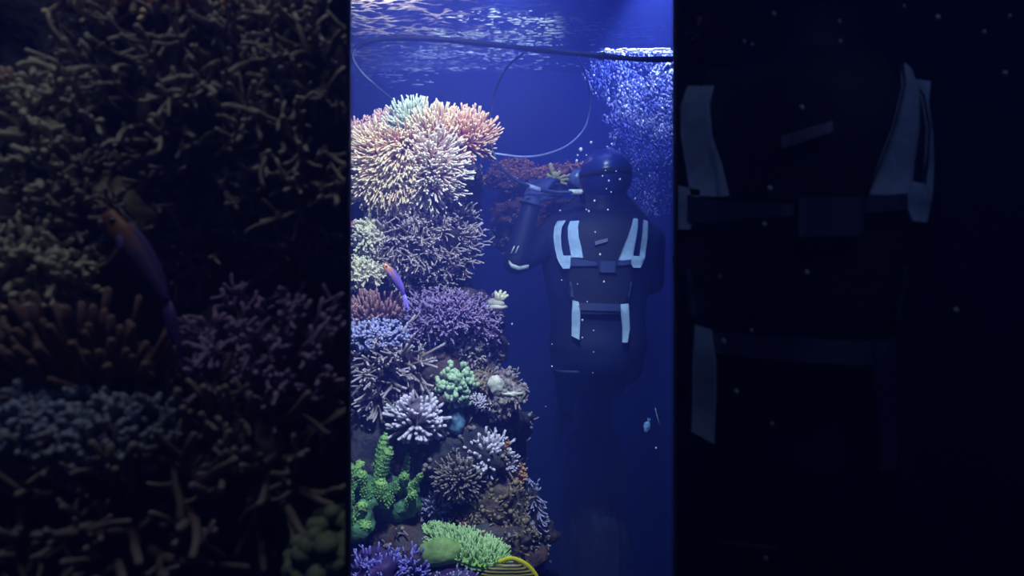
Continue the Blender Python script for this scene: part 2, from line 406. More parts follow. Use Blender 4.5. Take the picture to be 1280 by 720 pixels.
coral('staghorn_coral', 'long armed tan antler coral sprawling at mid height on the left', 'coral', 485, 455, 2.04, 46, 32, .08, 75, .085, .0046, M_sal, M_purb, dict(S_, jit=.25, levels=2, bprob=.35), 211, BR, split=True, lean=(.15, -.3, .05))
coral('staghorn_coral', 'tan antler coral with drooping arms in the shade above the green corals', 'coral', 470, 492, 2.04, 32, 14, .05, 40, .06, .0044, M_sal, M_purb, dict(S_, jit=.25), 212, BR, split=True, lean=(-.1, -.2, -.5))
coral('staghorn_coral', 'purple bushy coral on the ledge right of the fish tail', 'coral', 560, 396, 2.10, 40, 26, .09, 240, .04, .0035, M_pur, M_purb, S_, 213, BR, part='branchwork', lean=(0, -.2, .45))
coral('staghorn_coral', 'purple coral tufts at the outer ledge beneath the white sponge', 'coral', 605, 400, 2.14, 20, 32, .06, 130, .03, .0034, M_pur, M_purb, S_, 214, BR, part='branchwork', lean=(.3, -.1, .3))
coral('staghorn_coral', 'dim violet coral between antler coral and purple ledge', 'coral', 526, 400, 2.12, 22, 34, .07, 110, .04, .0036, M_pur, M_purb, S_, 215, BR, part='branchwork', lean=(0, -.2, .7))
coral('staghorn_coral', 'dull brown coral thicket at the foot of the purple ledge', 'coral', 565, 440, 2.16, 44, 18, .07, 100, .035, .0034, M_brn, M_purb, S_, 216, BR, part='branchwork')
# white sponge with star top
def white_sponge():
    t = thing('sponge', at(620, 390, 2.1), 'cream white cup sponge with spiked top at the reef edge', 'sponge')
    b = Buf(); b.ball(at(619, 384, 2.1), 1, 3, sq=(.036, .03, .012), nz=.2, nf=20); b.ball(at(619, 379, 2.1), 1, 3, sq=(.030, .026, .014), nz=.2, nf=30)
    build('cup', b, M_wht, t)
    r = random.Random(5)
    for dx, dy in ((-3, -12), (3, -14), (9, -12), (12, -8), (0, -9), (6, -7)):
        b = Buf(); p = at(623, 377, 2.09); q = at(623+dx, 377+dy, 2.08); b.tube([p, (p+q)/2+rv(r)*.003, q], [.010, .007, .004], 7); build('spike', b, M_crm, t)
white_sponge()
coral('knob_coral', 'green knobbly coral with rounded pale tips at mid reef', 'coral', 572, 480, 2.0, 18, 24, .05, 70, .026, .0050, M_knb, M_knbb, dict(steps=3, n=8, jit=.3, up=.15, taper=-.45, spread=.5, levels=1, bprob=.5, kl=.6, fork=.8), 217, split=True, part='knob', bodys=.7)
coral('finger_coral', 'pale lilac finger coral with blunt crowded fingers, lower left of green knob coral', 'coral', 521, 520, 1.98, 25, 24, .07, 95, .044, .0058, M_fin, M_finb, dict(G_, jit=.12), 218, 'lilac finger corals', split=True, part='finger', lean=(0, -.2, .35))
coral('finger_coral', 'pale lilac finger coral perched above the dark coral near the reef edge', 'coral', 610, 566, 2.02, 19, 22, .06, 80, .038, .0052, M_fin, M_finb, G_, 219, 'lilac finger corals', split=True, part='finger', lean=(.05, -.1, .4))
coral('finger_coral', 'blue lilac finger tuft beside the paler perched one', 'coral', 594, 570, 2.04, 9, 16, .04, 30, .026, .0045, M_lil, M_lilb, G_, 220, 'lilac finger corals', split=True, part='finger')
coral('acropora_coral', 'dark grey brown cluster coral with short pale tipped spikes', 'coral', 573, 594, 1.98, 28, 24, .06, 210, .026, .0040, M_dkc, M_dkcb, dict(P_, spread=.3), 221, part='spike_cover', lean=(-.1, -.1, .2))
# shell rock cluster
rock('live_rock', 'pale rock lump with white patches and shell ridges at the reef edge', [(628, 492, 2.04, 24, 23, .06)], M_mot, seed=61, nz=.8, nf=20, nubs=90, mn=M_nub, sub_=4)
rock('live_rock', 'small ochre and violet rock between green knob coral and pale lump', [(602, 482, 2.06, 16, 17, .05)], M_rockC, seed=62, nz=.5, nf=18, nubs=60, mn=M_nubY, sub_=4)
rock('live_rock', 'smooth pale blue rock below the green knob coral', [(570, 524, 2.0, 11, 17, .035)], M_blu, seed=63, nz=.35, nf=18, sub_=4)
def white_patch():
    o = [x for x in COL.objects if x.get('label', '').startswith('pale rock lump')][0]
    b = Buf(); b.ball(at(622, 482, 1.985), 1, 4, sq=(.022, .016, .024), nz=.5, nf=30); b.ball(at(640, 492, 1.985), 1, 4, sq=(.026, .016, .008), nz=.5, nf=40)
    build('white_patch', b, M_wht, o)['label'] = 'chalk white patch'
white_patch()
coral('plate_coral', 'grey lilac scalloped plate coral under the pale rock lump', 'coral', 600, 502, 1.99, 15, 8, .025, 120, .008, .003, M_fin, M_dkcb, P_, 222, part='ridge_cover', tilt=.6)
coral('sponge', 'tiny orange sponge beside the perched lilac coral', 'sponge', 633, 556, 2.0, 4, 5, .012, 14, .008, .0035, M_org, M_org, P_, 223, part='lobe')
coral('sponge', 'orange brown sponge knobs down the outer reef edge', 'sponge', 650, 592, 2.06, 7, 17, .02, 40, .012, .0045, M_org, M_mar, P_, 224, part='lobe')
coral('soft_coral', 'whitish lilac crust coral above the orange sponge knobs', 'coral', 636, 578, 2.04, 10, 17, .03, 60, .014, .0042, M_fin, M_finb, P_, 225, part='polyp_cover')
coral('soft_coral', 'lilac drooping soft coral on the outermost lower rock', 'coral', 668, 642, 2.06, 9, 30, .03, 55, .03, .0032, M_lil, M_purb, dict(P_, jit=.2), 226, part='polyp_cover', lean=(.1, -.2, -.6))
coral('sponge', 'rose pink sponge patch above the lime table coral', 'sponge', 578, 652, 2.0, 8, 5, .02, 30, .009, .004, M_pnk, M_mar, P_, 227, part='lobe')
coral('soft_coral', 'lilac coral tufts on the shaded rock above the lime table coral', 'coral', 545, 630, 2.04, 18, 16, .04, 70, .016, .0038, M_lil, M_lilb, P_, 228, part='polyp_cover')
coral('soft_coral', 'violet speckled soft coral below the pale blue rock', 'coral', 566, 546, 2.04, 12, 12, .03, 50, .012, .0036, M_pur, M_lilb, P_, 229, part='polyp_cover')
coral('soft_coral', 'olive brown crust under the dark cluster coral', 'coral', 590, 620, 2.0, 26, 8, .03, 70, .01, .004, M_nubY, M_mar, P_, 230, part='polyp_cover')

# green velvet coral with big fingers: every finger is a part
def bumpy_finger(t, p, q, r0, r1, m, seed, bend=.01, n=14, steps=12, am=.16):
    r = random.Random(seed); off = rv(r)*bend
    pts = [p.lerp(q, i/steps)+off*math.sin(math.pi*i/steps) for i in range(steps+1)]
    rads = []
    for i in range(steps+1):
        k = i/steps; rr = r0+(r1-r0)*k
        if k > .85: rr *= math.sqrt(max(.12, 1-((k-.85)/.16)**2))
        rads.append(rr)
    b = Buf(); b.tube(pts, rads, n)
    for i, v in enumerate(b.v):
        nn = noise.noise(v*70+Vector((seed, 0, 0)))+.6*noise.noise(v*160)
        kk = min(steps, i//n) if i < n*(steps+1) else (steps if i == n*(steps+1) else 0); c = pts[kk]
        b.v[i] = v+(v-c)*am*nn*1.6
    # granular polyps
    for k in range(int(260*(q-p).length/.08)):
        i = r.randrange(n*(steps+1)); 
        b.ball(b.v[i]+rv(r)*.001, r.uniform(.0016, .0032), 1, t=r.random())
    build('finger', b, m, t)
def green_coral():
    t = thing('velvet_coral', at(480, 640, 2.0), 'bright green thick fingered coral at the lower left of the reef', 'coral')
    b = Buf()
    b.ball(at(482, 622, 2.0), 1, 5, sq=(.085, .06, .05), nz=.45, nf=14); b.ball(at(500, 632, 1.97), 1, 4, sq=(.055, .04, .035), nz=.45, nf=18)
    b.ball(at(462, 600, 2.02), 1, 4, sq=(.05, .04, .07), nz=.4, nf=16)
    build('base', b, M_grb, t)
    for i, (a, c, e, f, r0, r1, d) in enumerate([(478, 612, 482, 542, .026, .010, 1.96), (470, 615, 488, 560, .020, .012, 1.93), (492, 618, 510, 567, .016, .006, 1.96),
            (500, 622, 527, 592, .014, .006, 1.94), (495, 615, 506, 594, .017, .010, 1.90), (455, 612, 447, 575, .026, .018, 1.98), (462, 622, 452, 590, .018, .012, 1.92),
            (484, 628, 477, 600, .020, .014, 1.88), (440, 625, 436, 580, .022, .014, 1.95), (512, 632, 517, 618, .014, .010, 1.9)]):
        bumpy_finger(t, at(a, c, d+.04), at(e, f, d), r0, r1, M_grn, 300+i)
    t = thing('velvet_coral', at(445, 660, 1.9), 'green velvety coral tongue in the lowest left corner beside the violet coral', 'coral')
    b = Buf(); b.ball(at(445, 655, 1.92), 1, 4, sq=(.05, .04, .045), nz=.4, nf=16); build('base', b, M_grb, t)
    for i, (a, c, e, f, r0, r1, d) in enumerate([(440, 640, 462, 658, .022, .012, 1.88), (438, 655, 440, 615, .018, .008, 1.86), (440, 650, 454, 632, .02, .012, 1.87)]):
        bumpy_finger(t, at(a, c, d+.03), at(e, f, d), r0, r1, M_grn, 340+i)
    t = thing('finger_coral', at(460, 570, 2.05), 'dim grey green finger coral behind the bright green one', 'coral')
    b = Buf(); b.ball(at(455, 572, 2.08), 1, 4, sq=(.06, .05, .05), nz=.4, nf=16); build('base', b, M_knbb, t)
    for i, (a, c, e, f) in enumerate([(442, 570, 444, 540), (450, 568, 449, 534), (458, 568, 459, 538), (466, 570, 468, 545), (474, 572, 476, 540), (447, 575, 450, 556), (462, 575, 464, 558)]):
        bumpy_finger(t, at(a, c, 2.05), at(e, f, 2.03), .012, .008, M_teal, 360+i, n=10, steps=8)
green_coral()

def table_coral():
    t = thing('table_coral', at(590, 712, 1.9), 'lime green table coral spreading at the bottom of the reef', 'coral')
    r = random.Random(77)
    def P(u, v):   # u along, v across; a slightly tilted fan seen from above its rim
        a = at(538, 668, 1.96); e = at(630, 694, 1.86)
        p = a.lerp(e, u)
        wdt = .062*math.sqrt(max(.05, 1-(2*u-1.0)**2*.85))
        return p+Vector((.25, -.80, -.35)).normalized()*v*wdt+Vector((0, 0, -.010*v*v))
    b = Buf(); nu, nv = 28, 10
    for k in range(2):
        for i in range(nu+1):
            for j in range(nv+1):
                u = i/nu; v = -1+2*j/nv
                p = P(u, v)+Vector((0, 0, .004*noise.noise(Vector((u*9, v*3, 2)))-(.010 if k else 0)))
                b.v.append(p); b.t.append(0)
    ST = (nu+1)*(nv+1)
    for i in range(nu):
        for j in range(nv):
            a = i*(nv+1)+j
            b.f.append((a, a+1, a+nv+2, a+nv+1)); b.f.append((ST+a, ST+a+nv+1, ST+a+nv+2, ST+a+1))
    for i in range(nu):
        for j in (0, nv):
            a = i*(nv+1)+j; c = a+nv+1; b.f.append((a, c, c+ST, a+ST))
    for j in range(nv):
        for i in (0, nu):
            a = i*(nv+1)+j; b.f.append((a, a+1, a+1+ST, a+ST))
    build('plate', b, M_limb, t)
    g = Buf()
    for k in range(620):
        u, v = r.random(), r.uniform(-1, 1)
        p = P(u, v)+Vector((0, 0, -.002)); out = Vector((0, -.3*v, 0))
        edge = max(abs(v), abs(2*u-1))
        d = (UP+Vector(((u-.5)*1.2, -.45*max(0, v), 0))+rv(r)*.22)
        if edge > .85: d += Vector(((u-.5)*1.5, -.8*v, -.3))
        grow(g, r, p, d, r.uniform(.018, .034), .0030, dict(P_, levels=1, bprob=.25, kl=.5), 0)
    build('branchlet_cover', g, M_lim, t)
    b = Buf(); b.ball(at(551, 690, 1.88), 1, 4, sq=(.050, .03, .034), nz=.35, nf=12, t=0)
    o = build('smooth_lobe', b, mat('smooth olive lime', (.20, .33, .12), noise_s=25, var=.3, bump=.6), t); o['label'] = 'smooth yellow green lobe'
table_coral()
coral('spiky_coral', 'violet blue spiky coral filling the bottom left corner', 'coral', 470, 712, 1.86, 40, 26, .07, 100, .03, .0050, M_spk, M_spkb, dict(P_, levels=1, bprob=.35, taper=.6), 231, split=True, part='spike', lean=(0, -.1, .7))
coral('spiky_coral', 'dark violet spiky coral between the corner one and the lime table coral', 'coral', 518, 706, 1.88, 20, 24, .05, 60, .026, .0045, M_spk, M_purb, dict(P_, levels=1, bprob=.35, taper=.6), 232, split=True, part='spike', lean=(0, -.1, .7))
coral('spiky_coral', 'blue violet coral fringe under the lime table coral', 'coral', 570, 722, 1.86, 34, 12, .04, 60, .016, .004, M_lil, M_spkb, P_, 233, part='spike', lean=(0, -.2, .3))

# algae covered shelf far behind the diver
def shelf():
    rock('reef_shelf', 'maroon algae covered rock shelf behind the diver and his raised hand', [(665, 226, 3.05, 62, 14, .12), (700, 222, 3.05, 46, 13, .12), (640, 214, 3.1, 24, 9, .1), (662, 262, 3.15, 46, 20, .12)], M_mar, seed=71, nz=.5, nf=12, sub_=5, nubs=420, mn=M_mar)
    rock('reef_rock', 'dim ledge of rock in the blue shade below the maroon shelf', [(650, 288, 3.3, 34, 26, .1), (710, 270, 3.2, 50, 22, .1)], M_rockB, seed=72, nubs=120, mn=M_nubY, nf=10)
    rock('reef_rock', 'dark rear rock column carrying the maroon shelf down into the deep water', [(742, 380, 3.6, 46, 130, .2), (745, 800, 3.7, 46, 330, .2)], M_rockB, seed=73, nz=.3, nf=4)
shelf()
def yellow_polyp():
    t = thing('finger_coral', at(692, 232, 2.80), 'small yellow finger coral under the raised hand of the central diver', 'coral')
    b = Buf(); b.ball(at(692, 226, 2.80), 1, 3, sq=(.035, .03, .018), nz=.4, nf=25); build('base', b, M_yel, t)
    for a, c, r0 in ((688, 205, .010), (684, 218, .008), (694, 216, .012), (700, 214, .008), (706, 219, .007), (712, 224, .007), (708, 230, .006), (698, 228, .008), (716, 217, .006), (686, 226, .009)):
        b = Buf(); p = at(693, 226, 2.79); q = at(a, c, 2.76); b.tube([p, (p*1.1+q*.9)/2, q], [r0*.6, r0*.75, r0*.8], 8); build('finger', b, M_yel, t)
yellow_polyp()
CLIP = None

# ================================================================== hoses
M_hose = mat('black rubber hose', (.004, .004, .010), rough=.55, noise_s=8, var=.2, bump=.1, spec=.2)
M_hosel = mat('translucent pale blue air line', (.30, .36, .75), rough=.3, noise_s=8, var=.2, bump=0, spec=.6)
M_hoset = mat('thin navy air line', (.02, .03, .12), rough=.35, noise_s=8, var=.2, bump=0, spec=.6)
def spline(pts, per=10):
    P = [pts[0]*2-pts[1]]+pts+[pts[-1]*2-pts[-2]]; out = []
    for i in range(1, len(P)-2):
        for k in range(per):
            t = k/per; a, b, c, d = P[i-1], P[i], P[i+1], P[i+2]
            out.append(.5*((2*b)+(c-a)*t+(2*a-5*b+4*c-d)*t*t+(3*b-a-3*c+d)*t*t*t))
    out.append(pts[-1]); return out
def hoses():
    D = 2.28
    t = thing('floating_hose', at(640, 60, D), 'thick black hose lying along the water surface and looping down behind the anemones', 'hose')
    pts = spline([at(*p) for p in [(841, 74, D), (800, 74, D), (752, 70, D), (710, 66, D), (660, 61, D), (600, 54, D), (545, 49, D), (495, 48, D), (460, 52, D), (445, 60, D)]])
    b = Buf(); b.tube(pts, [.0088+.001*math.sin(i*.4) for i in range(len(pts))], 12); build('hose_run', b, M_hose, t)
    pts = spline([at(*p) for p in [(445, 60, D), (441, 72, D), (450, 88, D), (468, 106, D), (494, 127, D-.05), (522, 143, D-.1), (545, 160, D-.15)]])
    b = Buf(); b.tube(pts, [.0048]*len(pts), 10); build('hose_end', b, M_hoset, t)['label'] = 'thin blue end of the hose'
    b = Buf(); b.ball(at(752, 70, D), .013, 2, sq=(1.6, 1, 1)); build('coupling', b, M_hose, t)
    d = 2.46
    t = thing('air_hose', at(740, 240, d), 'thin blue air hose coiled in one large loop and ending at the diver\'s mouthpiece', 'hose')
    pts = spline([at(*p) for p in [(655, 66, d+.1), (634, 84, d+.08), (620, 112, d+.05), (613, 145, d), (613, 175, d), (622, 203, d), (640, 222, d+.02), (665, 234, d+.04), (692, 240, d+.06), (727, 240, d+.07)]])
    b = Buf(); b.tube(pts, [.0045+.0025*min(1, max(0, (i-50)/20)) for i in range(len(pts))], 10); build('supply_run', b, M_hoset, t)
    pts = spline([at(*p) for p in [(722, 72, d+.15), (733, 96, d+.15), (738, 128, d+.15), (732, 158, d+.12), (712, 180, d+.1), (685, 192, d+.05), (655, 196, d+.03), (618, 192, d+.02)]])
    b = Buf(); b.tube(pts, [.0040]*len(pts), 8); build('coil', b, M_hosel, t)
    p = at(727, 240, d+.07); b = Buf(); b.tube([p-Vector((.045, 0, 0)), p-Vector((.03, 0, 0)), p], [.009, .010, .010], 12); build('metal_ferrule', b, mat('ferrule pale', (.7, .75, .8), rough=.3, bump=0), t)
    b = Buf(); p = at(664, 234, d+.04); b.tube([p-Vector((.02, 0, -.008)), p+Vector((.03, 0, -.010))], [.009, .009], 12); build('joint_sleeve', b, M_hosel, t)
hoses()

# ================================================================== divers
M_suit = mat('navy neoprene', (.005, .009, .055), rough=.6, noise_s=6, var=.3, bump=.25, bump_s=18, spec=.25)
M_hood = mat('smooth blue hood', (.02, .035, .24), rough=.30, noise_s=7, var=.25, bump=.15, bump_s=14, spec=.8)
M_pad = mat('black harness cloth', (.004, .006, .03), rough=.7, noise_s=30, var=.3, bump=.3)
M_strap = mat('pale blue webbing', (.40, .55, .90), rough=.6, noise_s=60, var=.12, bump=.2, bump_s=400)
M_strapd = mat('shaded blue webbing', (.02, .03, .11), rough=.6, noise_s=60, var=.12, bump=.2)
M_glove = mat('navy glove', (.04, .05, .20), rough=.6, noise_s=20, var=.3)
M_refl = mat('reflective piping', (.55, .65, .85), rough=.4, bump=0)
M_mask = mat('mask silicone blue', (.16, .22, .60), rough=.25, bump=0, spec=.8)
M_lens = mat('mask glass', (.02, .03, .06), rough=.05, bump=0, spec=1)
M_skin = mat('face skin', (.45, .28, .22), rough=.5, noise_s=30, var=.15)
def remesh(o, vox, sm=6):
    m = o.modifiers.new('r', 'REMESH'); m.mode = 'VOXEL'; m.voxel_size = vox; m.use_smooth_shade = True
    s = o.modifiers.new('s', 'SMOOTH'); s.iterations = sm; s.factor = .6
def cap(b, p, q, r0, r1, n=16):
    b.tube([p, p.lerp(q, .33), p.lerp(q, .66), q], [r0, r0*.67+r1*.33, r0*.33+r1*.67, r1], n); b.ball(p, r0, 3); b.ball(q, r1, 3)
def hand(name, t, wrist, direc, palmn, scale, curl, m, thumb_side=1):
    d = direc.normalized(); nrm = (palmn-d*palmn.dot(d)).normalized(); side = d.cross(nrm)*thumb_side
    b = Buf(); s = scale
    R = Matrix((side, d, nrm)).transposed()
    b.ball(wrist+d*.045*s, 1, 3, sq=(.042*s, .050*s, .018*s), rot=R)
    b.ball(wrist+d*.0*s, 1, 3, sq=(.032*s, .035*s, .024*s), rot=R)
    for i, (o_, L) in enumerate(((.031, .070), (.0105, .080), (-.0105, .074), (-.031, .058))):
        p = wrist+d*.075*s+side*o_*s; dd = (d+side*o_*4).normalized(); pts = [p]
        for k, l in enumerate((.42, .33, .25)):
            c = curl*(.55+.3*k)
            dd = (dd*math.cos(c)+nrm*math.sin(c)).normalized() if k == 0 else (dd*math.cos(curl*.8)+(nrm-dd*nrm.dot(dd)).normalized()*math.sin(curl*.8)).normalized()
            pts.append(pts[-1]+dd*L*s*l*1.05)
        b.tube(pts, [.0105*s, .010*s, .0092*s, .0078*s], 10)
        for q, rr in zip(pts, (.0105, .010, .0092, .0078)): b.ball(q, rr*s, 2)
    p = wrist+d*.022*s+side*.034*s; pts = [p, p+(side*.9+d*.5+nrm*.3).normalized()*.035*s, p+(side*.75+d*.9+nrm*.6).normalized()*.066*s]
    b.tube(pts, [.013*s, .011*s, .009*s], 10)
    for q, rr in zip(pts, (.013, .011, .009)): b.ball(q, rr*s, 2)
    o = build(name, b, m, t); remesh(o, .0035*s, 3); return o
def diver(label, dep, aw, arms, smin, tilt_head=True, legs=True):
    # local frame: pixel-like coordinates of the photograph turned into metres at 350 px to the metre around (640, 360)
    Q = 350.
    def L(px, py, y=0.): return Vector(((px-640)/Q, dep+y, CZ+(360-py)/Q))
    base = L(752, 430, .1)
    t = thing('person', base, label, 'person'); LX, LS, LR = aw.get('legs', (752, 30, 1.))
    sh = aw['shift']; hw = aw['half']
    cx = 752+sh*Q
    b = Buf()
    # torso: stacked ellipses
    prof = [(262, .50, .09), (275, .84, .13), (292, .98, .14), (315, 1.0, .14), (345, .95, .14), (380, .84, .13), (410, .82, .13), (435, .88, .14), (458, .76, .13), (470, .62, .11), (478, .42, .08)]
    n = 28; st = len(b.v)
    for py, f, dy in prof:
        for k in range(n):
            a = 2*math.pi*k/n; c = L(cx, py, .12)
            b.v.append(c+Vector((math.cos(a)*hw*f, math.sin(a)*dy, 0))); b.t.append(0)
    for i in range(len(prof)-1):
        for k in range(n):
            a = st+i*n+k; c = st+i*n+(k+1) % n; b.f.append((a, c, c+n, a+n))
    b.f.append(tuple(range(st, st+n))); b.f.append(tuple(range(st+(len(prof)-1)*n+n-1, st+(len(prof)-1)*n-1, -1)))
    hx, hy = aw['head']
    cap(b, L(cx+3, 280, .12), L(hx, hy+18, .10), .078, .070)           # neck
    for sg in (-1, 1): cap(b, L(cx+sg*hw*Q*.72, 290, .12), L(hx+sg*10, hy+34, .12), .070*hw/.215, .060*hw/.215)   # sloping shoulders
    for arm in arms:                                                        # shoulder, elbow, wrist
        s_, e_, w_ = [L(*p) for p in arm[:3]]
        cap(b, s_, e_, .066, .050); cap(b, e_, w_, .050, .034)
    if legs:
        for sx, kx in ((-1, -1), (1, 1)):
            if aw.get('straight'):
                h = L(LX+sx*LS, 462, .13); k = L(LX+sx*(LS+2), 600, .20); a = L(LX+sx*(LS+2), 735, .27)
                cap(b, h, k, .092*LR, .062*LR); cap(b, k, a, .060*LR, .042); continue
            h = L(LX+sx*LS, 458, .13); k = L(LX+sx*(LS-3), 482, .54 if sx < 0 else .58); a = L(LX+sx*(LS-8), 560, .90)
            cap(b, h, k, .092*LR, .062*LR); cap(b, k, a, .060*LR, .042)
    body = build('wetsuit', b, M_suit, t); remesh(body, .011, 8)
    # head with hood
    hb = Buf(); hc = L(hx, hy, .10)
    hb.ball(hc+Vector((0, .0, .0)), 1, 5, sq=(.098, .118, .098)); hb.ball(hc+Vector((-.004, .02, -.055)), 1, 4, sq=(.078, .090, .075))
    hb.ball(hc+Vector((0, .02, -.105)), 1, 4, sq=(.074, .075, .06))
    ho = build('hood', hb, M_hood, t); remesh(ho, .007, 6)
    # face (turned away to the reef, slightly left), mask and mouthpiece
    fd = Vector((-.55, .83, -.05)).normalized(); fs = fd.cross(UP).normalized(); R = Matrix((fs, fd, UP)).transposed()
    fb = Buf(); fc = hc+fd*.040+Vector((0, 0, -.02)); fb.ball(fc, 1, 4, sq=(.072, .082, .095), rot=R)
    fb.ball(fc+fd*.085+UP*-.01, 1, 3, sq=(.014, .020, .022), rot=R); fb.ball(fc+fd*.078-UP*.045, 1, 3, sq=(.026, .012, .009), rot=R); fb.ball(fc+fd*.062-UP*.082, 1, 3, sq=(.03, .025, .022), rot=R)
    fo = build('face', fb, M_skin, t)
    mb = Buf(); mb.ball(fc+fd*.070+UP*.025, 1, 4, sq=(.082, .042, .046), rot=R); mo = build('mask', mb, M_mask, t); mo['_b'] = t['_b']
    lb = Buf()
    for s_ in (-1, 1): lb.ball(fc+fd*.100+UP*.027+fs*.034*s_, 1, 3, sq=(.030, .014, .028), rot=R)
    lo = build('mask_lens', lb, M_lens, mo)
    rb = Buf(); rb.ball(fc+fd*.112-UP*.050, 1, 3, sq=(.034, .028, .030), rot=R); rb.tube([fc+fd*.11-UP*.05, L(729, 240, 0.)+Vector((0, 0, 0))], [.012, .010], 10) if tilt_head else None
    build('regulator', rb, M_pad, t)
    sb = Buf(); pts = []
    for k in range(25):
        a = math.pi*(1.02*k/24-.02)+.6
        pts.append(hc+Vector((math.cos(a)*.1000, -math.sin(a)*.1200, .006*math.sin(a*2))))
    sb.ribbon(pts, .022, Vector((0, 0, 1)), .004); build('mask_strap', sb, M_pad, mo)
    # back surface of the torso
    def backy(px, py):
        f, dy = prof[-1][1:]
        for (a, fa, da), (c, fc_, dc) in zip(prof, prof[1:]):
            if a <= py <= c:
                k = (py-a)/(c-a); f = fa+(fc_-fa)*k; dy = da+(dc-da)*k; break
        if py < prof[0][0]: f, dy = prof[0][1:]
        u = max(-.94, min(.94, ((px-cx)/Q)/(hw*f)))
        return .12-dy*math.sqrt(1-u*u)
    def S(px, py, off=.012):
        px = max(px, smin); p = L(px, py, 0); p.y = dep+backy(px, py)-off; return p
    HP = None
    def patch(name, outline_l, outline_r, m, off, label_=None, thick=.008, nn=6):
        # a cloth panel between two edge polylines [(px,py)...]
        b = Buf(); rows = len(outline_l)
        for lay in range(2):
            for i in range(rows):
                for k in range(nn+1):
                    px = outline_l[i][0]+(outline_r[i][0]-outline_l[i][0])*k/nn; py = outline_l[i][1]+(outline_r[i][1]-outline_l[i][1])*k/nn
                    p = S(px, py, off+(0 if lay else thick)); b.v.append(p); b.t.append(0)
        W = nn+1; O = rows*W
        for i in range(rows-1):
            for k in range(nn):
                a = i*W+k; b.f.append((a, a+W, a+W+1, a+1)); b.f.append((O+a, O+a+1, O+a+W+1, O+a+W))
        for i in range(rows-1):
            for k in (0, nn): a = i*W+k; b.f.append((a, a+W, a+W+O, a+O))
        for k in range(nn):
            for i in (0, rows-1): a = i*W+k; b.f.append((a, a+1, a+1+O, a+O))
        o = build(name, b, m, HP)
        if label_: o['label'] = label_
        return o
    HP = t
    harness = patch('harness', [(722, 268), (716, 285), (714, 305), (712, 325), (708, 348), (710, 368), (716, 384), (724, 392)], [(786, 268), (793, 285), (790, 305), (788, 325), (790, 348), (788, 368), (783, 384), (775, 392)], M_pad, .010, thick=.022, nn=10); harness['_b'] = t['_b']; HP = harness
    W_ = [(.0)]
    e = .034
    if smin < 690:
        patch('shoulder_strap', [(697, 276), (693, 284), (692, 296), (693, 308), (696, 322)], [(707, 276), (702, 284), (700.5, 296), (701, 308), (704, 322)], M_strap, e, 'outer strap over the left shoulder')
        patch('strap_joint', [(695, 320), (698, 328), (703, 336)], [(713, 320), (713, 328), (711, 336)], M_strap, e)
    else:
        patch('strap_joint', [(smin, 318), (smin, 326), (smin, 336)], [(717, 320), (716, 328), (713, 336)], M_strap, e)
    patch('shoulder_strap', [(712, 277), (709, 285), (709, 298), (711, 310), (713, 322)], [(723, 277), (721, 285), (722, 298), (725, 310), (727, 323)], M_strap, e, 'inner strap over the left shoulder')
    patch('shoulder_strap', [(791, 273), (787, 284), (781, 300), (775, 314), (770, 326)], [(797, 274), (796, 284), (793, 300), (790, 314), (788, 326)], M_strap, e, 'wide inner strap over the right shoulder')
    patch('shoulder_strap', [(805, 274), (803, 284), (801, 298), (799, 310), (797, 322)], [(812, 275), (811, 284), (809, 298), (807, 310), (805, 322)], M_strap, e, 'outer strap over the right shoulder')
    patch('strap_joint', [(782, 320), (785, 328), (789, 335)], [(806, 321), (803, 328), (799, 335)], M_strap, e)
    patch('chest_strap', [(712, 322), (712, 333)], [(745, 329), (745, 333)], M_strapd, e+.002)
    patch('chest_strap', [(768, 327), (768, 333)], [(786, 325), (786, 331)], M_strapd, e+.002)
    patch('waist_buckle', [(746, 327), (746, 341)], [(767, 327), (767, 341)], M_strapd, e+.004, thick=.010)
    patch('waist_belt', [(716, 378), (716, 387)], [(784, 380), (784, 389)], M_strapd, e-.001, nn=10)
    patch('hanging_strap', [(715, 375), (714, 390), (714, 405), (713.5, 419)], [(722, 377), (724, 390), (724, 405), (723, 424)], M_strap, e, 'strap end hanging below the belt on the left')
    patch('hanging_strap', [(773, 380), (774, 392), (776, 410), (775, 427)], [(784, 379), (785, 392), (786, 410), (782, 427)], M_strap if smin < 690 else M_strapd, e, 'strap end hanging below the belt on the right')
    patch('side_strap', [(711, 352), (712, 360), (713, 371)], [(713, 352), (715, 360), (716, 371)], M_strapd, e)
    patch('side_strap', [(785, 352), (784, 360), (783, 371)], [(788, 352), (787, 360), (785, 371)], M_strapd, e)
    patch('pull_tab', [(741, 303), (741, 308)], [(757, 299), (757, 303)], mat('grey violet tab', (.14, .12, .22), bump=0), e+.003)
    if legs:
        p = [L(LX-LS+u, 466, 0)+Vector((0, .13-.092*math.sqrt(max(0, 1-((u)/34)**2))-.012, 0)) for u in (-26, -18, -8, 0, 8, 18, 26)]
        b = Buf(); b.ribbon(p, .010, Vector((0, 0, 1)), .004); build('thigh_band', b, M_strapd, t)
        for sx in (() if aw.get('straight') else (-1, 1)):
            a = L(LX+sx*(LS-8), 560, .90); b = Buf()
            b.ball(a+Vector((0, .03, -.05)), 1, 4, sq=(.05, .10, .045))
            fo_ = build('boot', b, M_pad, t)
            b = Buf(); q = a+Vector((0, .10, -.06)); b.tube([q, q+Vector((sx*.01, .20, -.10)), q+Vector((sx*.02, .42, -.16))], [.05, .085, .10], 16, flat=.16, up=Vector((0, -1, .5)))
            build('fin', b, M_pad, t)
    return t, L
t1, L1 = diver('diver in dark wetsuit and blue hood, seen from behind, reaching one hand to the reef', 2.571,
    dict(shift=0., half=.215, head=(762, 214)),
    [((688, 298, .10), (645, 327, -.02), (664, 256, -.02), 1), ((818, 298, .12), (834, 352, .28), (800, 356, .50), 1)], 600)
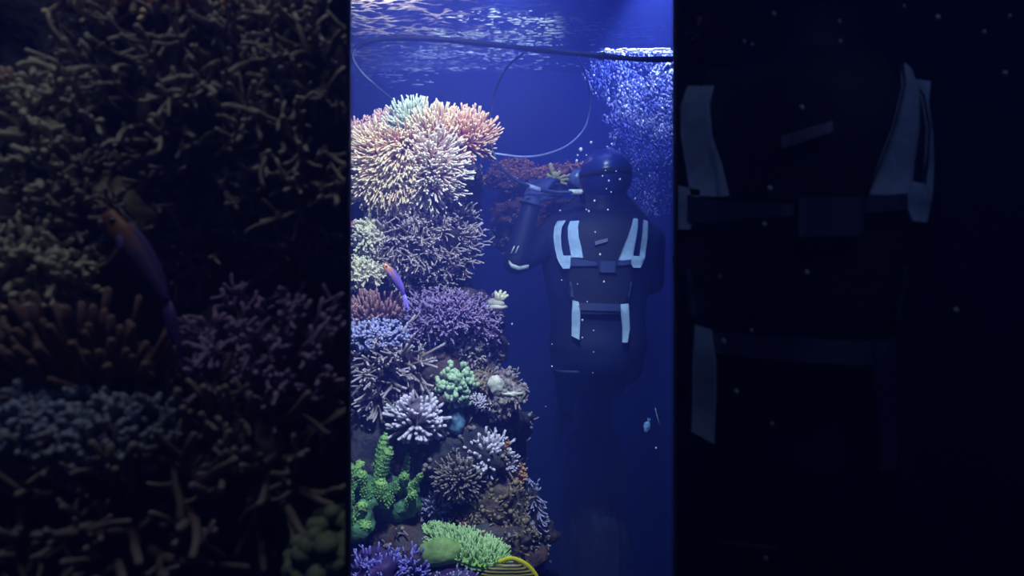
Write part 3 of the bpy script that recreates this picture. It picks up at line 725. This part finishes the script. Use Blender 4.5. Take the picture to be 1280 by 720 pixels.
def reach():
    wr = L1(664, 254, -.02)
    o = hand('glove', t1, wr, L1(683, 212, .06)-wr, Vector((.5, .9, -.1)), 1.1, .45, M_glove, -1)
    wr = L1(800, 356, .50); hand('glove', t1, wr, Vector((-.8, .6, -.2)), Vector((-.4, .2, -1)), 1.0, .6, M_glove, 1)
    b = Buf(); p = [L1(x, y, z) for x, y, z in ((635, 326, -.045), (640, 333, -.075), (648, 336, -.08), (660, 334, -.065))]; b.ribbon(p, .014, Vector((.1, 0, 1)).normalized(), .004)
    o = build('elbow_piping', b, M_refl, t1)
    for dx in (0, 5):
        b = Buf(); p = [L1(639+dx, 318, -.075), L1(643+dx, 309, -.078)]; b.ribbon(p, .005, Vector((1, 0, 0)), .003); build('elbow_piping', b, M_refl, t1)
    a = L1(664, 256, -.02); d = (L1(645, 327, -.02)-a).normalized(); u, w_ = basis(d); b = Buf()
    pts = [a+(u*math.cos(k*math.pi/10)+w_*math.sin(k*math.pi/10))*.040 for k in range(21)]
    b.tube(pts, [.005]*21, 8); build('wrist_cuff', b, M_strapd, t1)
reach()
t2, L2 = diver('second diver close up in the dim right bay, only harness straps and back readable', .811,
    dict(shift=.045, half=.134, head=(770, 214), legs=(768, 21, .8), straight=True),
    [((812, 298, .12), (822, 360, .20), (800, 345, .42), 1)], 708, tilt_head=False, legs=True)
def second_arm():
    wr = L2(800, 345, .42); hand('glove', t2, wr, Vector((-.5, .8, .2)), Vector((-.4, .2, -1)), 1.0, .5, M_glove, 1)
second_arm()

# ================================================================== fish
def fish(label, path, hs, ws, m, mf, d_fin, tailp, side=Vector((0, -1, 0)), cat='fish', extra=None, eye=.003):
    pts = spline([Vector(p) for p in path], 6); n = len(pts)
    t = thing('fish', pts[n//2], label, cat)
    b = Buf(); N_ = 14; st = 0
    def ip(a, k): x = k*(len(a)-1); i = min(int(x), len(a)-2); return a[i]+(a[i+1]-a[i])*(x-i)
    for i, p in enumerate(pts):
        k = i/(n-1); d = (pts[min(i+1, n-1)]-pts[max(0, i-1)]).normalized(); up = side.cross(d).normalized(); sd = d.cross(up)
        for j in range(N_):
            a = 2*math.pi*j/N_; b.v.append(p+up*math.cos(a)*ip(hs, k)+sd*math.sin(a)*ip(ws, k)); b.t.append(k)
    for i in range(n-1):
        for j in range(N_):
            a = i*N_+j; c = i*N_+(j+1) % N_; b.f.append((a, c, c+N_, a+N_))
    b.f.append(tuple(range(N_-1, -1, -1))); b.f.append(tuple(range((n-1)*N_, n*N_)))
    build('body', b, m, t)
    d0 = (pts[1]-pts[0]).normalized(); up = side.cross(d0).normalized()
    # eye
    b = Buf(); kk = int(n*.12); b.ball(pts[kk]+side*ip(ws, .12)*.9+up*ip(hs, .12)*.2, eye, 2, sq=(1, .6, 1)); build('eye', b, M_lens, t)
    # tail lobes
    for tp in tailp:
        q = Vector(tp); dd = (q-pts[-1]); sdv = side.cross(dd).normalized()
        b = Buf(); b.tube([pts[-1]-dd*.1, pts[-1]+dd*.35+sdv*.001, pts[-1]+dd*.7, q], [hs[-1]*.9, hs[-1]*1.3, hs[-1]*.9, hs[-1]*.25], 8, flat=.25, up=side, t0=.9, t1=1); build('tail_fin', b, mf, t)
    for k0, k1, h, sgn in d_fin:
        b = Buf(); m_ = 10; rows = []
        for i in range(m_+1):
            k = k0+(k1-k0)*i/m_; x = k*(n-1); ii = min(int(x), n-2); p = pts[ii].lerp(pts[ii+1], x-ii); d = (pts[ii+1]-pts[ii]).normalized(); u_ = side.cross(d).normalized()*sgn
            hh = h*math.sin(math.pi*(.12+.83*i/m_))
            for o_ in (-1, 1):
                b.v.append(p+u_*ip(hs, k)*.8+side*.0008*o_); b.t.append(k); b.v.append(p+u_*(ip(hs, k)+hh)+d*h*.35+side*.0003*o_); b.t.append(k)
        for i in range(m_):
            a = i*4
            b.f += [(a, a+1, a+5, a+4), (a+2, a+6, a+7, a+3), (a+1, a+3, a+7, a+5)]
        build('dorsal_fin' if sgn > 0 else 'anal_fin', b, mf, t)
    b = Buf(); kk = int(n*.3); p = pts[kk]+side*ip(ws, .3); q = p+(pts[kk+2]-pts[kk]).normalized()*hs[1]*1.1+side*.004-up*hs[1]*.3
    b.tube([p, (p+q)/2, q], [hs[1]*.18, hs[1]*.34, hs[1]*.2], 8, flat=.2, up=side); build('pectoral_fin', b, mf, t)
    return t
M_fsh = rampmat('orange to violet fish', [(0, (.75, .30, .16)), (.28, (.62, .26, .20)), (.5, (.28, .14, .60)), (1, (.16, .10, .80))])
M_ffn = rampmat('violet fins', [(0, (.22, .12, .70)), (1, (.30, .22, .95))], rough=.4)
def basslet(label, d):
    s = 1.95/F
    fp = [at(x, y, dd) for x, y, dd in ((480, 330, 1.94), (486, 338, 1.94), (493, 348, 1.95), (500, 358, 1.96), (505, 368, 1.97))]
    tl = [at(511, 389, 1.97), at(506, 384, 1.97)]
    off = Vector((0, d-1.95, 0)) if d != 1.95 else Vector((0, 0, 0))
    fp = [p+off for p in fp]; tl = [p+off for p in tl]
    return fish(label, fp, [.0055, .0105, .0095, .0065, .004], [.004, .006, .006, .004, .002], M_fsh, M_ffn, [(.2, .9, .005, 1), (.5, .9, .004, -1)], tl)
basslet('slender orange headed violet fish swimming before the brown coral', 1.95)
M_but = None
def butterfly():
    m, nt, out = nodes('dark fish with yellow stripes')
    b = nt.nodes.new('ShaderNodeBsdfPrincipled'); nt.links.new(b.outputs[0], out.inputs[0]); b.inputs['Roughness'].default_value = .45
    tc = nt.nodes.new('ShaderNodeTexCoord'); wv = N(nt, 'ShaderNodeTexWave', Scale=42.0, Distortion=1.2); wv.bands_direction = 'Z'; nt.links.new(tc.outputs['Object'], wv.inputs['Vector'])
    r = nt.nodes.new('ShaderNodeValToRGB'); nt.links.new(wv.outputs[0], r.inputs[0]); e = r.color_ramp.elements
    e[0].position = .55; e[0].color = (.01, .012, .03, 1); e[1].position = .8; e[1].color = (.35, .28, .05, 1)
    nt.links.new(r.outputs[0], b.inputs['Base Color'])
    my = mat('yellow fin rim', (.85, .75, .03), bump=0, noise_s=5, var=.1)
    D = 1.80
    path = [at(x, y, D) for x, y in ((594, 728), (612, 728), (640, 730), (662, 738), (676, 746))]
    t = fish('black and yellow striped fish with bright yellow back fin at the bottom edge', path, [.006, .040, .056, .040, .014], [.003, .012, .014, .010, .003], m, m, [(.5, .95, .010, -1)], [at(690, 748, D), at(688, 756, D)], eye=.005)
    b = Buf(); pts = spline([at(x, y, D) for x, y in ((622, 703), (638, 698), (652, 702), (663, 710), (672, 722))], 6)
    b.tube(pts, [.004]+[.0055]*(len(pts)-2)+[.003], 8, flat=.4, up=Vector((0, -1, 0))); build('dorsal_rim', b, my, t)['label'] = 'bright yellow rim of the back fin'
butterfly()
M_bf = rampmat('pale blue fish', [(0, (.3, .5, .9)), (1, (.12, .3, .9))])
fish('tiny pale blue fish in the empty water low beneath the diver', [at(x, y, 2.4) for x, y in ((807, 540), (808.5, 535), (810, 530), (811, 527))], [.004, .011, .009, .003], [.002, .005, .004, .001], M_bf, M_bf, [(.3, .9, .003, 1)], [at(813, 523, 2.4), at(810, 522, 2.4)], eye=.002)

# ================================================================== bubbles and drifting specks
def bubvar(name):
    m = mat(name, (.10, .14, .55), (.95, .97, 1.0), rough=.12, noise_s=3, var=.1, bump=0, spec=1); return m
def bubmat(name, c, r=.2):
    m, nt, out = nodes(name)
    b = nt.nodes.new('ShaderNodeBsdfPrincipled'); nt.links.new(b.outputs[0], out.inputs[0])
    b.inputs['Base Color'].default_value = (*c, 1); b.inputs['Roughness'].default_value = r; b.inputs['Specular IOR Level'].default_value = 1
    return m
M_bub = bubvar('air bubble'); M_bubw = bubmat('bright air bubble', (.95, .96, 1))
def plume():
    r = random.Random(9); b = Buf()
    for k in range(7500):
        v = r.random()**1.25
        py = 66+205*v
        left = 746+16*noise.noise(Vector((py*.07, 1, 7)))+14*math.sin(py*.05)+(26*max(0, (py-150)/100)) - 6*max(0, 1-(py-66)/40)
        px = left+(841-left)*(r.random()**.85)
        dens = noise.noise(Vector((px*.045, py*.03, 4)))
        if dens < -.18+.25*max(0, (py-170)/90) and r.random() < .75: continue
        d = r.uniform(2.95, 3.5)
        s = (abs(r.gauss(0, .0030))+.0010)*(1.25-.6*v)
        tt = min(1, max(0, noise.noise(Vector((px*.03, py*.03, 11)))*1.6+.55-.5*v))*r.random()**1.5  # plume highlights put into bubble colour, paler in clumps and toward the top
        b.ball(at(px, py, d), s, 1, t=tt, sq=(r.uniform(.6, 1.0), .8, r.uniform(1.0, 2.3)), rot=Matrix.Rotation(r.uniform(-.5, .5), 3, 'Y'))
    for k in range(150):
        px = r.uniform(752, 838); py = 61+abs(r.gauss(0, 4)); b.ball(at(px, py, r.uniform(3.0, 3.5)), r.uniform(.004, .009), 1, t=1, sq=(1.8, 1, .6))
    o = build('bubble_plume', b, M_bub); tag(o, 'dense column of rising air bubbles above the diver\'s shoulder', 'bubbles', kind='stuff')
    # white flecks added as glints of light under the water surface
    b = Buf()
    cl = [(500, 42, 30, 6, 30), (600, 20, 60, 10, 24), (690, 24, 60, 5, 60), (600, 42, 70, 9, 90), (540, 66, 40, 10, 80), (620, 68, 50, 10, 60), (560, 84, 90, 5, 60), (500, 90, 40, 18, 60), (700, 38, 60, 8, 50), (780, 40, 60, 12, 40), (650, 52, 60, 6, 50), (475, 45, 20, 6, 16), (680, 80, 50, 5, 24)]
    for cx, cy, wx, wy, n_ in cl:
        for k in range(int(n_*1.7)):
            px = r.gauss(cx, wx*.55); py = r.gauss(cy, wy*.5)
            if px < 443 or px > 838 or py > 112: continue
            ang = (360-py)/F; d = 1.5/ang
            if d > 4.9: d = 4.85; 
            s = (abs(r.gauss(0, .006))+.003)*.62
            p = at(px, py, d)
            if d < 4.8: p.z = min(p.z, WATER-.012)
            b.ball(p, s, 1, sq=(r.uniform(1.2, 4.5), 1, .5))
    o = build('surface_glint', b, M_bubw); tag(o, 'added white flecks for light glints under the rippling water surface', 'glint', kind='stuff')
plume()
def specks():
    r = random.Random(4)
    S_l = [(739, 178, 2.4, 3.5, 'bright bubble left of the hood, highest of its little cluster'), (726, 187, 2.4, 5, 'largest bright bubble of the cluster left of the hood'), (722, 194, 2.4, 2.4, 'small bubble beneath the largest one left of the hood'), (733, 194, 2.4, 2.2, 'small bubble nearest the hood in the cluster'), (721, 201, 2.4, 3.4, 'lowest bright bubble of the cluster left of the hood')]
    p0 = None
    def one(px, py, d, w, label, g, m, cat='bubble', nm='air_bubble'):
        b = Buf(); rr = w*.5*d/F; b.ball(at(px, py, d), rr, 2, sq=(1, 1, 1.2)); o = build(nm, b, m, loc=at(px, py, d)); tag(o, label, cat, g)
    for px, py, d, w_, lab in S_l: one(px, py, d, w_, lab, 'bubbles beside the hood', M_bubw)
    pts = [(756, 205), (757, 213), (753, 220), (761, 226), (758, 236), (764, 240), (770, 214), (775, 224), (743, 251), (733, 262), (736, 264), (794, 248), (801, 232), (760, 262), (702, 350), (722, 355), (755, 352), (734, 377), (723, 381), (728, 400), (742, 413), (728, 422), (742, 440), (741, 466), (690, 458), (688, 703), (744, 290), (750, 318), (700, 263), (812, 220), (806, 240), (690, 430), (820, 560), (682, 508), (640, 405)]
    for i, (px, py) in enumerate(pts): one(px, py, r.uniform(2.2, 2.36), r.uniform(1.3, 2.8) if py < 700 else 5, 'tiny white speck drifting in the water around the diver', 'white specks drifting in the central water', M_bubw, 'speck', 'drifting_speck')
    for i, (px, py) in enumerate([(967, 18), (1049, 27), (930, 52), (940, 56), (1050, 52), (1130, 8), (1172, 22), (1002, 135), (962, 236), (955, 281), (1008, 341), (900, 346), (939, 413), (904, 427), (920, 490), (965, 530), (1195, 388), (957, 698), (1256, 92), (1230, 40), (1262, 20)]):
        one(px, py, .70, r.uniform(3.5, 7), 'blurred pale speck drifting before the second diver', 'blurred specks in the dim right bay', M_bubw, 'speck', 'drifting_speck')
specks()
def filament():
    b = Buf(); b.tube([at(819, 510, 2.4), at(821, 519, 2.4), at(824, 529, 2.4)], [.0012]*3, 6); o = build('drifting_thread', b, M_refl, loc=at(821, 519, 2.4)); tag(o, 'fine pale thread drifting above the tiny blue fish', 'debris')
filament()

# ================================================================== LEFT BAY: dim close reef
CLIP = 'left'
N_red = mat('dimmed brown red fingers', (.13, .07, .075), (.24, .15, .15), noise_s=18)  # low light of this bay put into the coral colours
N_crm = mat('dimmed cream', (.30, .28, .24), (.55, .54, .47), noise_s=25, var=.3)
N_brn = mat('dimmed staghorn', (.10, .08, .085), (.44, .40, .40), noise_s=25, var=.4)
N_pnk = mat('dimmed pink', (.26, .15, .16), (.40, .28, .28), noise_s=18)
def lp(px, py):   # photograph position inside the dim left bay expressed on the near reef
    return px, py
rock('reef_rock', 'dark rock wall of the dim near reef in the left bay', [(250, 200, .98, 240, 330, .16), (220, 560, .96, 330, 280, .18), (60, 420, .95, 180, 200, .14)], M_rockB, seed=81, nubs=0, nf=9, nz=.4)
rock('reef_rock', 'lower dark rock of the dim near reef standing on the tank floor', [(150, 900, 1.0, 330, 260, .2), (120, 1500, 1.0, 340, 420, .22), (100, 2250, 1.05, 360, 450, .24)], M_rockB, seed=82, nubs=0, nf=6, nz=.35, sub_=4)
n8 = dict(n=8)
SL = dict(S_, **n8); SL['steps'] = 6
GL = 'corals of the dim near reef'
def near(name, label, px, py, d, rx, ry, bulge, num, L, rad, m, mb, cfg, seed, **k):
    coral(name, label, 'coral', px, py, d, rx, ry, bulge, num, L, rad, m, mb, cfg, seed, GL, **k)
N_sal = mat('dimmed antler', (.09, .06, .065), (.30, .26, .29), noise_s=15, var=.4)  # these three are also dimmed in colour for the bay's low light
N_lil = mat('dimmed lilac', (.14, .15, .24), (.40, .46, .68), noise_s=25)
N_knb = mat('dimmed green knobs', (.05, .08, .06), (.24, .30, .22), noise_s=18, var=.4)
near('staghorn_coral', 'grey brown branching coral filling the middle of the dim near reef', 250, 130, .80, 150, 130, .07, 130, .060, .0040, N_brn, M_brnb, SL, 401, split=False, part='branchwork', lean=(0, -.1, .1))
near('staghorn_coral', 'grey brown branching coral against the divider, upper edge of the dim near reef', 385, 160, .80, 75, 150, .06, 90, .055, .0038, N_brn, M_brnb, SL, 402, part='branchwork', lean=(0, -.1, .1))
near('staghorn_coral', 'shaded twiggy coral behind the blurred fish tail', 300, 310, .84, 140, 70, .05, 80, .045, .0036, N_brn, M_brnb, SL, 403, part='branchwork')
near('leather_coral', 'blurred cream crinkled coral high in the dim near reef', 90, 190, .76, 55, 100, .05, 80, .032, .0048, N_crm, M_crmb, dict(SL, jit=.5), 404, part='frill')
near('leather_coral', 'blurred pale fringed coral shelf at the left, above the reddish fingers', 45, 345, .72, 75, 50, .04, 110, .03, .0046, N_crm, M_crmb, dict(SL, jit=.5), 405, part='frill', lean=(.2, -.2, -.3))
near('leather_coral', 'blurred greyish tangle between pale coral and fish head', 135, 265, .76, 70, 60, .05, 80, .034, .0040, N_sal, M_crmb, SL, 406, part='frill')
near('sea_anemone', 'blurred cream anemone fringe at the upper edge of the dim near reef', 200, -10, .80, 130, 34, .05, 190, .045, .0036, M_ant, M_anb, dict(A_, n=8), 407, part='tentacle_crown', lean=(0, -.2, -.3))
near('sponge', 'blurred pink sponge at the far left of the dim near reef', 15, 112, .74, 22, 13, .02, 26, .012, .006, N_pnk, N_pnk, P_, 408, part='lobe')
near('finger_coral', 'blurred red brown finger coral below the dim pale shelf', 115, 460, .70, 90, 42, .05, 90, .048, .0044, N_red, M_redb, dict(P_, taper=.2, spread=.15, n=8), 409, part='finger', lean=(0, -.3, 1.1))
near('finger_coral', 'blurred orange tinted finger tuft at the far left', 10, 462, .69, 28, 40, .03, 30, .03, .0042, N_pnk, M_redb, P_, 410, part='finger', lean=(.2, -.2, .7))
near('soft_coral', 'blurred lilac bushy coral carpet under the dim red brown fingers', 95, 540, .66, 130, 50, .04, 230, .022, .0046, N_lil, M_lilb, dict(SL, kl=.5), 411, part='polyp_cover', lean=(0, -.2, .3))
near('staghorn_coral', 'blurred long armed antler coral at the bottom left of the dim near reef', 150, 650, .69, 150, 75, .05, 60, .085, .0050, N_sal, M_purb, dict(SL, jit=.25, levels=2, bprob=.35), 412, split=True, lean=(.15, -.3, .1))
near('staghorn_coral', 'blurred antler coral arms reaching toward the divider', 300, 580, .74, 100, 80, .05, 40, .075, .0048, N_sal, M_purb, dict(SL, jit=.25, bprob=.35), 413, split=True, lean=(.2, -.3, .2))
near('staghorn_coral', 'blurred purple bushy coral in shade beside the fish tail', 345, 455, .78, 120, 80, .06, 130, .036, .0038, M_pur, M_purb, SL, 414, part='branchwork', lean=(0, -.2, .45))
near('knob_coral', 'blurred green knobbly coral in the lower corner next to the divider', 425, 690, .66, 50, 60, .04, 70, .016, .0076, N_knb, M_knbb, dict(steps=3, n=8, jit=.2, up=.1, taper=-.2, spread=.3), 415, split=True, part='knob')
CLIP = None
def near_fish():
    s = .60; fp = [at(x, y, s) for x, y in ((135, 266), (150, 290), (170, 318), (192, 350), (208, 378))]
    tl = [at(228, 448, s), at(214, 425, s)]
    fish('blurred orange and violet fish in front of the dim near reef', fp, [.0055, .0105, .0095, .0065, .004], [.004, .006, .006, .004, .002], rampmat('dimmed orange to violet fish', [(0, (.30, .13, .08)), (.3, (.26, .12, .10)), (.52, (.12, .08, .26)), (1, (.08, .06, .34))]), rampmat('dimmed violet fins', [(0, (.10, .07, .30)), (1, (.09, .07, .36))]), [(.2, .9, .005, 1), (.5, .9, .004, -1)], tl)  # fish colours darkened to stand for the bay's dim light
near_fish()
# dim shelf glimpsed above the second diver
rock('reef_shelf', 'barely lit brown rock shelf at the top of the dim right bay', [(905, 20, 1.3, 50, 40, .08)], M_mar, seed=91, nz=.5, nf=14, sub_=4, nubs=40, mn=M_mar)

# ================================================================== lights: reef lamp and added unseen fill lights
def area(name, loc, target, sx, sy, power, col, spread=180):
    l = bpy.data.lights.new(name, 'AREA'); l.shape = 'RECTANGLE'; l.size = sx; l.size_y = sy; l.energy = power; l.color = col; l.spread = math.radians(spread)
    o = bpy.data.objects.new(name, l); COL.objects.link(o); o.location = loc
    o.rotation_euler = (Vector(target)-Vector(loc)).to_track_quat('-Z', 'Y').to_euler(); return o
def spot(name, loc, target, power, col, ang=60, blend=.5, rad=.05):
    l = bpy.data.lights.new(name, 'SPOT'); l.energy = power; l.color = col; l.spot_size = math.radians(ang); l.spot_blend = blend; l.shadow_soft_size = rad
    o = bpy.data.objects.new(name, l); COL.objects.link(o); o.location = loc
    o.rotation_euler = (Vector(target)-Vector(loc)).to_track_quat('-Z', 'Y').to_euler(); return o
# main reef lamp, cool white, over the front of the middle bay
spot('reef_lamp', (-.02, .85, WATER-.35), (-.30, 2.1, 2.36), 250, (.84, .80, 1.0), 62, .6, .06)
spot('low_reef_fill', (.05, .75, WATER-.45), (-.22, 1.95, 1.72), 80, (.80, .80, 1.0), 34, .8, .05)  # added unseen fill brightening the lower reef
spot('crown_fill', (-.25, 1.75, WATER-.05), (-.33, 2.12, 2.75), 42, (1.0, .74, .70), 56, .6, .05)  # added unseen warm fill for the anemone crown
area('deep_blue_fill', (.35, 2.6, WATER-.1), (.3, 3.4, 2.0), 1.0, .3, 6, (.25, .28, 1.0))  # added unseen fill giving the deep water its blue glow
area('back_blue_fill', (0, 4.2, WATER-.14), (0, 4.9, 2.8), 1.6, .3, 9, (.28, .28, 1.0))  # added unseen fill for the back wall's blue gradient
spot('bubble_fill', (.62, 3.0, WATER-.03), (.62, 3.25, 2.9), 230, (.60, .58, 1.0), 70, .6, .05)  # added unseen spot brightening the bubble plume
spot('diver_fill', (.15, 1.75, WATER-.1), (.33, 2.5, 2.68), 54, (.42, .52, 1.0), 28, .9, .05)  # added unseen spot picking out the diver's hood and upper back
spot('shelf_fill', (.10, 2.55, WATER-.15), (.14, 3.05, 2.75), 38, (1.0, .75, .70), 36, .8, .04)  # added unseen warm spot brightening the maroon shelf
spot('ripple_fill', (0, 3.0, WATER-.20), (-.12, 4.4, WATER+.03), 110, (.90, .80, 1.0), 42, .6, .04)  # added unseen uplight for the flecks and ripples
# added unseen fills low above the water, tinting the ripples
spot('surface_fill_warm', (-.60, 2.95, WATER+.20), (-.90, 4.6, WATER-.05), 650, (1.0, .60, .50), 80, .8, .05)
spot('surface_fill_violet', (.9, 3.0, WATER+.20), (.8, 4.6, WATER-.05), 300, (.36, .34, 1.0), 80, .8, .05)
# weak unseen fill lights added in the side bays
area('left_bay_fill', (-.35, .35, 3.3), (-.30, .8, 2.3), .3, .2, 1.9, (1.0, .92, .95))
area('right_bay_fill', (.55, .2, 3.2), (.40, .8, 2.3), .3, .2, .6, (.50, .58, 1.0))

vsx = sc.view_settings
vsx.view_transform = 'Standard'; vsx.look = 'None'; vsx.gamma = 1; vsx.exposure = 0; vsx.use_curve_mapping = False
sc.cycles.use_denoising = True
try: sc.cycles.denoiser = 'OPENIMAGEDENOISE'
except Exception: pass
sc.cycles.max_bounces = 6; sc.cycles.volume_bounces = 1; sc.cycles.sample_clamp_indirect = 4
for o in COL.objects:
    if '_b' in o: del o['_b']
